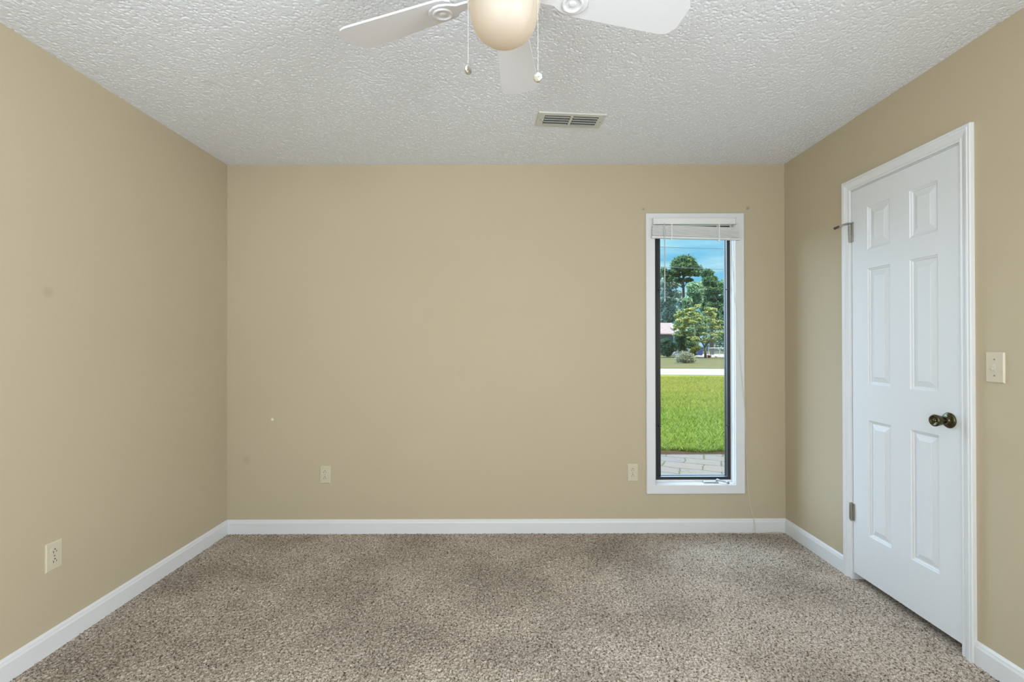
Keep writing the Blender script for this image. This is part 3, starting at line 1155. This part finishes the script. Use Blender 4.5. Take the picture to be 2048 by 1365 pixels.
chain(937, -52, 127, 1.16, 1.05)
chain(1077, -52, 143, 1.18, -0.45)

# ------------------------------------------------------------------ outdoors: ground
bm = bmesh.new()
box(bm, -80, 140, YB + T, 220, GZ - 0.6, GZ)
struct(obj('lawn', bm, M['lawn']))
bm = bmesh.new()
box(bm, -6, 9, YB + T + 0.001, 6.02, GZ - 0.1, GZ + 0.006)
struct(obj('patio', bm, M['pavers']))
bm = bmesh.new()
Ms = Matrix.Translation((9, 23.2, 0)) @ Matrix.Rotation(-0.13, 4, 'Z')
box(bm, -70, 90, -2.35, 2.6, GZ - 0.1, GZ + 0.012, M4=Ms)
struct(obj('street', bm, M['street']))
bm = bmesh.new()
box(bm, at(1386, 50), at(1640, 50), 47.5, 60, GZ - 0.1, GZ + 0.010)
struct(obj('driveway', bm, M['drive']))


def grass(name, n, x0, x1, y0, y1, h0, h1, w, seed, pw=1.6):
    r = np.random.default_rng(seed)
    y = y0 + (y1 - y0) * r.random(n) ** pw
    x = x0 + (x1 - x0) * r.random(n)
    y = y + 0.06 * np.sin(x * 7) * (y < y0 + 0.5)
    h = (h0 + (h1 - h0) * r.random(n))
    a = r.random(n) * 2 * PI
    lean = 0.7 * h
    la = r.random(n) * 2 * PI
    ww = w * (0.7 + 0.6 * r.random(n)) * (y / y0) ** 0.5
    dx, dy = np.cos(a) * ww / 2, np.sin(a) * ww / 2
    z = np.full(n, GZ - 0.005)
    lx, ly = np.cos(la) * lean, np.sin(la) * lean
    v = np.stack([np.stack([x - dx, y - dy, z], -1), np.stack([x + dx, y + dy, z], -1),
                  np.stack([x + dx * .6 + lx * .35, y + dy * .6 + ly * .35, z + h * .6], -1),
                  np.stack([x + lx, y + ly, z + h], -1)], 1).reshape(-1, 3)
    f = np.arange(n * 4).reshape(n, 4)
    o = rawobj(name, v, f, M['blade'])
    return tag(o, 'bright green grass growing from the patio edge towards the street', 'grass', kind='stuff')


grass('lawn_grass', 130000, 0.2, 8.5, 6.22, 19.5, 0.035, 0.085, 0.009, 5)


# ------------------------------------------------------------------ outdoors: plants
def leaves(rng, blobs, n, size, flat=0.0):
    """quads scattered through ellipsoids, thicker towards their surface"""
    w = np.array([b[3] * b[4] * b[5] for b in blobs]) ** 0.7
    w = w / w.sum()
    pick = rng.choice(len(blobs), n, p=w)
    B_ = np.array(blobs)[pick]
    d = rng.normal(size=(n, 3))
    d /= np.linalg.norm(d, axis=1)[:, None]
    rad = rng.random(n) ** 0.33
    rad = (0.35 + 0.65 * rad) * (1 + 0.22 * np.abs(rng.normal(size=n)))
    c = B_[:, :3] + d * B_[:, 3:6] * rad[:, None]
    u = rng.normal(size=(n, 3))
    u[:, 2] *= (1 - flat)
    u /= np.linalg.norm(u, axis=1)[:, None]
    t = rng.normal(size=(n, 3))
    t[:, 2] *= (1 - flat)
    v = np.cross(u, t)
    v = np.cross(v, u) if flat > 0.5 else v
    v /= np.linalg.norm(v, axis=1)[:, None]
    s = size * (0.6 + 0.8 * rng.random(n))[:, None]
    q = np.stack([c - u * s, c + v * s * 0.45, c + u * s, c - v * s * 0.45], 1).reshape(-1, 3)
    return q


def crown(name, blobs, n, size, m, parent, seed, flat=0.0):
    r = np.random.default_rng(seed)
    q = leaves(r, blobs, n, size, flat)
    p = parent.location
    q = q - np.array([p.x, p.y, p.z])
    return rawobj(name, q, np.arange(n * 4).reshape(n, 4), m, parent)


def trunk(parent, paths, name='trunk', m=None):
    b = bmesh.new()
    for pts, r in paths:
        tube(b, [Vector(p) for p in pts], r, 8)
    o = obj(name, b, m or M['bark'], parent, smooth=True)
    o.matrix_parent_inverse = Matrix.Translation(parent.location).inverted()
    return o


def blob(px, py, dist, wpx, hpx, dpx=None, dd=0.0):
    k = dist / FPX
    return (at(px, dist), dist + dd, zat(py, dist), wpx * k / 2, (dpx or wpx) * k / 2, hpx * k / 2)


def masses(rng, px, py0, py1, dist, wpx, n, bs):
    """blobs filling an egg-shaped crown seen between rows py0 and py1"""
    out = []
    for i in range(n):
        t = rng.random()
        py = py0 + bs * 0.45 + (py1 - py0 - bs * 0.9) * t
        half = wpx / 2 * math.sin(PI * (0.18 + 0.72 * t)) ** 0.7
        x = px + (rng.random() * 2 - 1) * max(0.0, half - bs * 0.35)
        s = bs * (0.65 + 0.6 * rng.random())
        out.append(blob(x, py, dist, s, s * 0.75, None, (rng.random() - 0.5) * wpx * dist / FPX * 0.7))
    return out


def tree(name, label, px, py0, py1, dist, wpx, nb, bs, n, size, m, seed, group=None, tr=0.25, cat='tree', base_px=None):
    r = np.random.default_rng(seed)
    bx = at(base_px or px, dist)
    root = tag(empty(name, (bx, dist, GZ)), label, cat, group)
    bl_ = masses(r, px, py0, py1, dist, wpx, nb, bs)
    crown('foliage', bl_, n, size, m, root, seed)
    if tr:
        top = (at(px, dist), dist, zat((py0 * 0.7 + py1 * 0.3), dist))
        paths = [([(bx, dist, GZ - 0.05), ((bx + top[0]) / 2, dist, (GZ + top[2]) / 2), top], [tr, tr * 0.7, tr * 0.2])]
        for bb in bl_[:7]:
            z0 = GZ + (bb[2] - GZ) * 0.72
            paths.append(([(bx + (top[0] - bx) * 0.7, dist, z0), (bb[0], bb[1], bb[2])], [tr * 0.3, tr * 0.1]))
        trunk(root, paths)
    return root


# tall pine with a cloud-like head
D = 72
pine = tag(empty('tall_pine', (at(1369, D), D, GZ)), 'tallest pine with a rounded head of dark needles rising into the sky', 'tree')
pb = [(1367, 524, 34, 18), (1352, 529, 20, 14), (1383, 532, 24, 15), (1360, 537, 34, 14), (1392, 540, 24, 12), (1376, 541, 22, 12),
      (1343, 546, 22, 8), (1352, 550, 18, 9), (1388, 549, 26, 9), (1372, 548, 16, 8), (1330, 553, 16, 8), (1336, 561, 18, 8), (1358, 562, 16, 7),
      (1380, 560, 16, 7), (1325, 543, 10, 10)]
crown('foliage', [blob(x, y, D, w, h, None, random.uniform(-1.0, 1.0)) for x, y, w, h in pb], 12000, 0.185, M['leaf_pine'], pine, 11)
T0 = (at(1369, D), D)
paths = [([(T0[0], D, GZ), (at(1368, D), D, zat(620, D)), (at(1367, D), D, zat(570, D)), (at(1367, D), D, zat(525, D))], [0.32, 0.26, 0.17, 0.06])]
for x, y, w, h in pb:
    paths.append(([(at(1367.5, D), D, zat(min(600, y + 16), D)), (at((1367 + x) / 2, D), D, zat(y + 7, D)), (at(x, D), D, zat(y, D))], [0.09, 0.06, 0.03]))
trunk(pine, paths)

tree('tall_tree', 'tall dark tree right of the tall pine, seen at the window edge', 1424, 538, 640, 57.5, 48, 26, 17, 13000, 0.17, M['leaf_pine'], 21)
tree('broadleaf_tree', 'dark tree behind the right end of the chain fence', 1458, 553, 690, 64, 50, 26, 20, 10000, 0.19, M['leaf_far'], 22)
tree('broadleaf_tree', 'green bushy tree at the foot of the tall pine', 1386, 562, 690, 53, 62, 40, 18, 20000, 0.17, M['leaf_far'], 23)
tree('broadleaf_tree', 'pale hazy tree left of the tall pine above the house roof', 1334, 556, 690, 77, 56, 44, 20, 20000, 0.22, M['leaf_haze'], 24)
tree('broadleaf_tree', 'pale tree filling the gap beside the trunk of the tall pine', 1356, 578, 700, 92, 44, 30, 20, 12000, 0.24, M['leaf_haze'], 26)
tree('broadleaf_tree', 'thin tree top at the left edge of the window view', 1318, 538, 690, 82.5, 24, 22, 14, 8000, 0.18, M['leaf_haze'], 25)
tree('broadleaf_tree', 'shaded tree behind the chain fence', 1432, 620, 712, 82, 70, 30, 20, 14000, 0.18, M['leaf_haze'], 27)
for i, (px, py, d, w, lb) in enumerate(((1262, 560, 96, 60, 'outermost tree far to the left behind the house'), (1288, 585, 87, 46, 'inner tree far to the left behind the house'),
                                        (1506, 570, 66, 44, 'inner tree far to the right of the chain fence'), (1552, 555, 88, 62, 'outermost tree far to the right of the fence'))):
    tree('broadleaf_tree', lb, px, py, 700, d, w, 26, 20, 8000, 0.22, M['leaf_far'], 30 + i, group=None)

# dogwood with pale tips, forked dark trunk
D = 45
dg = tag(empty('dogwood_tree', (at(1411, D), D, GZ)), 'small tree with yellow-green tips and a forked dark trunk beside the blue bin', 'tree')
r = np.random.default_rng(41)
db = []
for (x, y, w, h) in ((1398, 614, 22, 8), (1388, 621, 26, 8), (1410, 620, 26, 9), (1372, 629, 26, 8), (1398, 631, 34, 9), (1424, 630, 28, 9),
                     (1364, 641, 24, 8), (1384, 642, 28, 8), (1408, 643, 30, 9), (1432, 643, 26, 9), (1360, 652, 20, 8), (1377, 655, 28, 8),
                     (1400, 656, 30, 8), (1424, 657, 30, 8), (1442, 655, 20, 8), (1368, 667, 22, 7), (1388, 668, 26, 7), (1412, 669, 28, 7),
                     (1436, 668, 24, 6), (1376, 678, 20, 6), (1398, 680, 22, 6), (1426, 681, 22, 5), (1442, 676, 14, 5), (1352, 646, 12, 6)):
    db.append(blob(x, y, D, w, h, None, float(r.uniform(-1.5, 1.5))))
sub = []
for bb in db:      # break each pad into a few smaller sprays
    for q in range(4):
        sub.append((bb[0] + r.normal() * bb[3] * 0.55, bb[1] + r.normal() * bb[4] * 0.45, bb[2] + r.normal() * bb[5] * 0.8,
                    bb[3] * r.uniform(0.25, 0.55), bb[4] * r.uniform(0.3, 0.6), bb[5] * r.uniform(0.4, 0.75)))
crown('foliage', sub, 16000, 0.085, M['leaf_dog'], dg, 42, 0.6)
paths = [([(at(1411, D), D, GZ - .02), (at(1411, D), D, zat(704, D)), (at(1409, D), D, zat(694, D))], [0.14, 0.10, 0.085]),
         ([(at(1409, D), D, zat(694, D)), (at(1402, D), D, zat(682, D)), (at(1394, D), D, zat(664, D)), (at(1386, D), D, zat(640, D))], [0.07, 0.055, 0.035, 0.02]),
         ([(at(1410, D), D, zat(697, D)), (at(1414, D), D, zat(682, D)), (at(1412, D), D, zat(655, D)), (at(1410, D), D, zat(625, D))], [0.06, 0.045, 0.03, 0.015]),
         ([(at(1404, D), D, zat(686, D)), (at(1390, D), D, zat(678, D)), (at(1374, D), D, zat(662, D))], [0.05, 0.035, 0.02]),
         ([(at(1412, D), D, zat(692, D)), (at(1424, D), D, zat(676, D)), (at(1434, D), D, zat(655, D))], [0.05, 0.035, 0.02]),
         ([(at(1398, D), D, zat(674, D)), (at(1404, D), D, zat(655, D)), (at(1398, D), D, zat(630, D))], [0.035, 0.025, 0.012])]
trunk(dg, paths)

tree('dark_shrub', 'large dark green shrub in front of the pink-roofed house', 1331, 674, 713, 47, 34, 22, 15, 9000, 0.085, M['leaf_shrub'], 51, tr=0, cat='shrub')
tree('dark_shrub', 'dark shrub between the house and the blue bin', 1366, 660, 713, 48.5, 40, 24, 15, 9000, 0.085, M['leaf_shrub'], 52, tr=0, cat='shrub')
tree('yellow_shrub', 'yellow-green shrub just left of the blue bin', 1386, 682, 713, 49.8, 20, 12, 10, 4000, 0.10, M['leaf_gold'], 53, tr=0, cat='shrub')

# silvery bush on the far lawn: arching stems
D = 33.6
sb = tag(empty('silver_bush', (at(1371, D), D, GZ)), 'round pale silvery bush standing on the far lawn', 'bush')
r = np.random.default_rng(61)
bl_ = [blob(1371, 716, D, 26, 18), blob(1362, 718, D, 18, 14), blob(1381, 718, D, 18, 14), blob(1368, 710, D, 16, 12), blob(1376, 712, D, 16, 10),
       blob(1357, 722, D, 10, 8), blob(1386, 722, D, 10, 8)]
crown('foliage', bl_, 4500, 0.04, M['leaf_silver'], sb, 62)
paths = []
for k in range(22):
    a = r.uniform(0, 2 * PI)
    rr = r.uniform(0.2, 0.65)
    hh = r.uniform(0.55, 0.95)
    bx = at(1371, D)
    paths.append(([(bx + 0.15 * math.cos(a), D + 0.15 * math.sin(a), GZ), (bx + rr * .6 * math.cos(a), D + rr * .6 * math.sin(a), GZ + hh * .6),
                   (bx + rr * math.cos(a), D + rr * math.sin(a), GZ + hh)], [0.012, 0.009, 0.004]))
trunk(sb, paths, 'stems', M['bark'])

# ------------------------------------------------------------------ outdoors: house, bin, fence and the rest
D = 58
hs = tag(empty('neighbour_house', (at(1250, D), D, GZ)), 'low house with a faded pink roof beyond the far lawn', 'house')
x0, x1 = at(1165, D), at(1351, D + 4.5)
ez, rz_ = zat(670, D), zat(648, D + 4)
bm = bmesh.new()
box(bm, x0 + 0.4, x1 - 0.4, D + 0.5, D + 8.5, GZ - 0.1, ez + 0.05)
for x in (x0 + 0.4, x1 - 0.4):
    bm.faces.new([bm.verts.new(p) for p in ((x, D + 0.5, ez), (x, D + 8.5, ez), (x, D + 4.5, rz_ - 0.15))])
ch('wall', bm, M['house'], hs)
bm = bmesh.new()
for s in (0, 1):
    ya, yb = (D, D + 4.5) if s == 0 else (D + 9, D + 4.5)
    vs_ = [bm.verts.new(p) for p in ((x0, ya, ez), (x1, ya, ez), (x1 - 0.2, yb, rz_), (x0 + 0.2, yb, rz_),
                                     (x0, ya, ez + 0.12), (x1, ya, ez + 0.12), (x1 - 0.2, yb, rz_ + 0.12), (x0 + 0.2, yb, rz_ + 0.12))]
    for f in ((0, 1, 2, 3), (4, 5, 6, 7), (0, 1, 5, 4), (1, 2, 6, 5), (2, 3, 7, 6), (3, 0, 4, 7)):
        bm.faces.new([vs_[i] for i in f])
ch('roof', bm, M['roof'], hs)
for xc in (x0 + 2.5, x0 + 6.2, x1 - 2.2):
    bm = bmesh.new()
    box(bm, xc - 0.5, xc + 0.5, D + 0.42, D + 0.52, 0.75, 1.75)
    ch('window', bm, M['window_dark'], hs)
bm = bmesh.new()
box(bm, x1 - 0.4, x1 + 0.7, D + 1.0, D + 7, GZ - .1, zat(674, D))
ch('side_wing', bm, M['sign_white'], hs)

Dd = 56.5
ds = tag(empty('satellite_dish', (at(1348, Dd), Dd, GZ)), 'oval satellite dish at the right end of the pink roof', 'satellite dish')
b = bmesh.new()
Md = Matrix.Translation((at(1347, Dd), Dd, zat(656, Dd))) @ Matrix.Rotation(0.55, 4, 'Y') @ Matrix.Rotation(PI / 2 - 0.3, 4, 'X') @ Matrix.Rotation(0.3, 4, 'Z')
lathe(b, [(0.0, -0.06), (0.15, -0.05), (0.30, -0.02), (0.40, 0.02), (0.40, 0.035), (0.30, -0.005), (0.15, -0.035), (0.0, -0.045)], 32, Md)
ch('reflector', b, M['dish'], ds, smooth=True)
b = bmesh.new()
tube(b, [(at(1348.5, Dd), Dd + 0.1, GZ), (at(1348.5, Dd), Dd + 0.1, zat(657, Dd))], 0.03, 8)
ch('mast', b, M['galv'], ds)

Db = 54
bn = tag(empty('wheeled_bin', (at(1399.5, Db), Db, GZ)), 'navy blue wheeled bin behind the forked tree trunk', 'bin')
b = bmesh.new()
k = 0.86
lo = [(-0.22, -0.24), (0.22, -0.24), (0.22, 0.24), (-0.22, 0.24)]
hi = [(-0.30, -0.32), (0.30, -0.32), (0.30, 0.32), (-0.30, 0.32)]
A_ = [b.verts.new((x, y, 0.04)) for x, y in lo]
B_ = [b.verts.new((x, y, k)) for x, y in hi]
b.faces.new(A_)
b.faces.new(B_)
for i in range(4):
    b.faces.new((A_[i], A_[(i + 1) % 4], B_[(i + 1) % 4], B_[i]))
obj('body', b, M['bin'], bn, bevel=0.02)
b = bmesh.new()
box(b, -0.32, 0.32, -0.35, 0.34, k, k + 0.07)
box(b, -0.26, 0.26, 0.34, 0.42, k - 0.02, k + 0.03)
obj('lid', b, M['bin'], bn, bevel=0.02)
for s in (-1, 1):
    b = bmesh.new()
    tube(b, [(s * 0.20, 0.22, 0.11), (s * 0.26, 0.22, 0.11)], 0.11, 16)
    obj('wheel', b, M['black'], bn)

Dp = 45.3
pt = tag(empty('plant_pot', (at(1418.5, Dp), Dp, GZ)), 'brown terracotta pot beside the trunk of the forked tree', 'plant pot')
b = bmesh.new()
lathe(b, [(0, 0), (0.12, 0), (0.18, 0.18), (0.20, 0.19), (0.20, 0.25), (0.17, 0.25), (0.15, 0.2), (0, 0.2)], 24)
obj('bowl', b, M['pot'], pt, smooth=True)
b = bmesh.new()
for i in range(14):
    a = i * 2.4
    tube(b, [(0.05 * math.cos(a), 0.05 * math.sin(a), 0.19), (0.12 * math.cos(a), 0.12 * math.sin(a), 0.30 + 0.03 * (i % 3))], [0.008, 0.003], 4)
obj('plant', b, M['leaf_gold'], pt)

Dsn = 46.0
sg = tag(empty('yard_sign', (at(1348, Dsn), Dsn - 0.1, GZ)), 'small round white yard sign on a stake before the dark shrub', 'sign')
b = bmesh.new()
tube(b, [(0, 0.01, 0), (0, 0.01, 0.55)], 0.012, 6)
obj('stake', b, M['galv'], sg)
zc_ = zat(708, Dsn) - GZ
b = bmesh.new()
lathe(b, [(0, -0.012), (0.125, -0.012), (0.125, 0.0), (0, 0.0)], 24, Matrix.Translation((0, 0, zc_)) @ Matrix.Rotation(PI / 2, 4, 'X'))
pn = obj('sign_panel', b, M['sign_white'], sg)
b = bmesh.new()
lathe(b, [(0, 0), (0.045, 0), (0.045, 0.004), (0, 0.004)], 16, Matrix.Translation((0, 0, zc_)) @ Matrix.Rotation(PI / 2, 4, 'X'))
obj('emblem', b, M['sign_blue'], pn)

Df = 49.5
fc = tag(empty('chain_link_fence', (at(1470, Df), Df, GZ)), 'low galvanised chain-link fence right of the forked tree', 'fence')
fx0_, fx1_ = at(1417, Df), at(1560, Df)
ft = zat(697, Df)
b = bmesh.new()
tube(b, [(fx0_, Df, ft), (fx1_, Df, ft)], 0.025, 8)
ch('top_rail', b, M['galv'], fc)
xx = fx0_
while xx < fx1_:
    b = bmesh.new()
    tube(b, [(xx, Df, GZ), (xx, Df, ft + 0.04)], 0.03, 8)
    ch('post', b, M['galv'], fc)
    xx += 1.15 if xx < fx0_ + 1 else 2.3
vv, ff = [], []
hh = ft - GZ
w_ = 0.004
xx = fx0_ - hh
while xx < fx1_:
    for sgn in (1, -1):
        xa, xb = (xx, xx + hh) if sgn == 1 else (xx + hh, xx)
        i0 = len(vv)
        xa_c, za = xa, GZ
        xb_c, zb_ = xb, ft
        for p in ((xa, GZ - 0), (xb, ft)):
            pass
        # clip to the ends
        def cl(x, x_other, z, z_other):
            if x < fx0_:
                t = (fx0_ - x) / (x_other - x)
                return fx0_, z + (z_other - z) * t
            if x > fx1_:
                t = (fx1_ - x) / (x_other - x)
                return fx1_, z + (z_other - z) * t
            return x, z
        if max(xa, xb) <= fx0_ or min(xa, xb) >= fx1_:
            continue
        ax, az = cl(xa, xb, GZ, ft)
        bx_, bz = cl(xb, xa, ft, GZ)
        vv += [(ax - w_, Df, az), (ax + w_, Df, az), (bx_ + w_, Df, bz), (bx_ - w_, Df, bz),
               (ax - w_, Df + 0.006, az), (ax + w_, Df + 0.006, az), (bx_ + w_, Df + 0.006, bz), (bx_ - w_, Df + 0.006, bz)]
        for q in ((0, 1, 2, 3), (4, 5, 6, 7), (0, 3, 7, 4), (1, 2, 6, 5)):
            ff.append([i0 + t_ for t_ in q])
    xx += 0.09
o = rawobj('wire_mesh', vv, ff, M['galv'], fc)
o.matrix_parent_inverse = Matrix.Translation(fc.location).inverted()

for i, (px, dd_, s, lb) in enumerate(((1433.5, 46.5, 0.17, 'pale rock on the lawn before the chain fence, left one'), (1441, 46.0, 0.12, 'pale rock on the lawn before the chain fence, right one'))):
    b = bmesh.new()
    bmesh.ops.create_icosphere(b, subdivisions=3, radius=s)
    for v in b.verts:
        v.co *= 1 + 0.25 * noise.noise(v.co * 9 + Vector((i * 5, 0, 0)))
        v.co.z *= 0.8
    o = obj('garden_rock', b, M['rock'], smooth=True)
    o.location = (at(px, dd_), dd_, GZ + s * 0.5)
    tag(o, lb, 'rock')

for (ya, yb, lb) in ((494.5, 498.5, 'upper power cable crossing the open sky'), (534.5, 540, 'lower power cable crossing in front of the tall pine')):
    Dw = 22.0
    b = bmesh.new()
    z0_, z1_ = zat(ya, Dw), zat(yb, Dw)
    xa, xb = at(1317, Dw), at(1449, Dw)
    pts = []
    for k_ in range(41):
        x = -12 + 42 * k_ / 40
        z = z0_ + (z1_ - z0_) * (x - xa) / (xb - xa) + 0.0035 * ((x - 8) ** 2 - (0.5 * (xa + xb) - 8) ** 2)
        pts.append((x, Dw, z))
    tube(b, pts, 0.011, 6)
    o = obj('power_cable', b, M['wire'], smooth=True)
    tag(o, lb, 'cable')
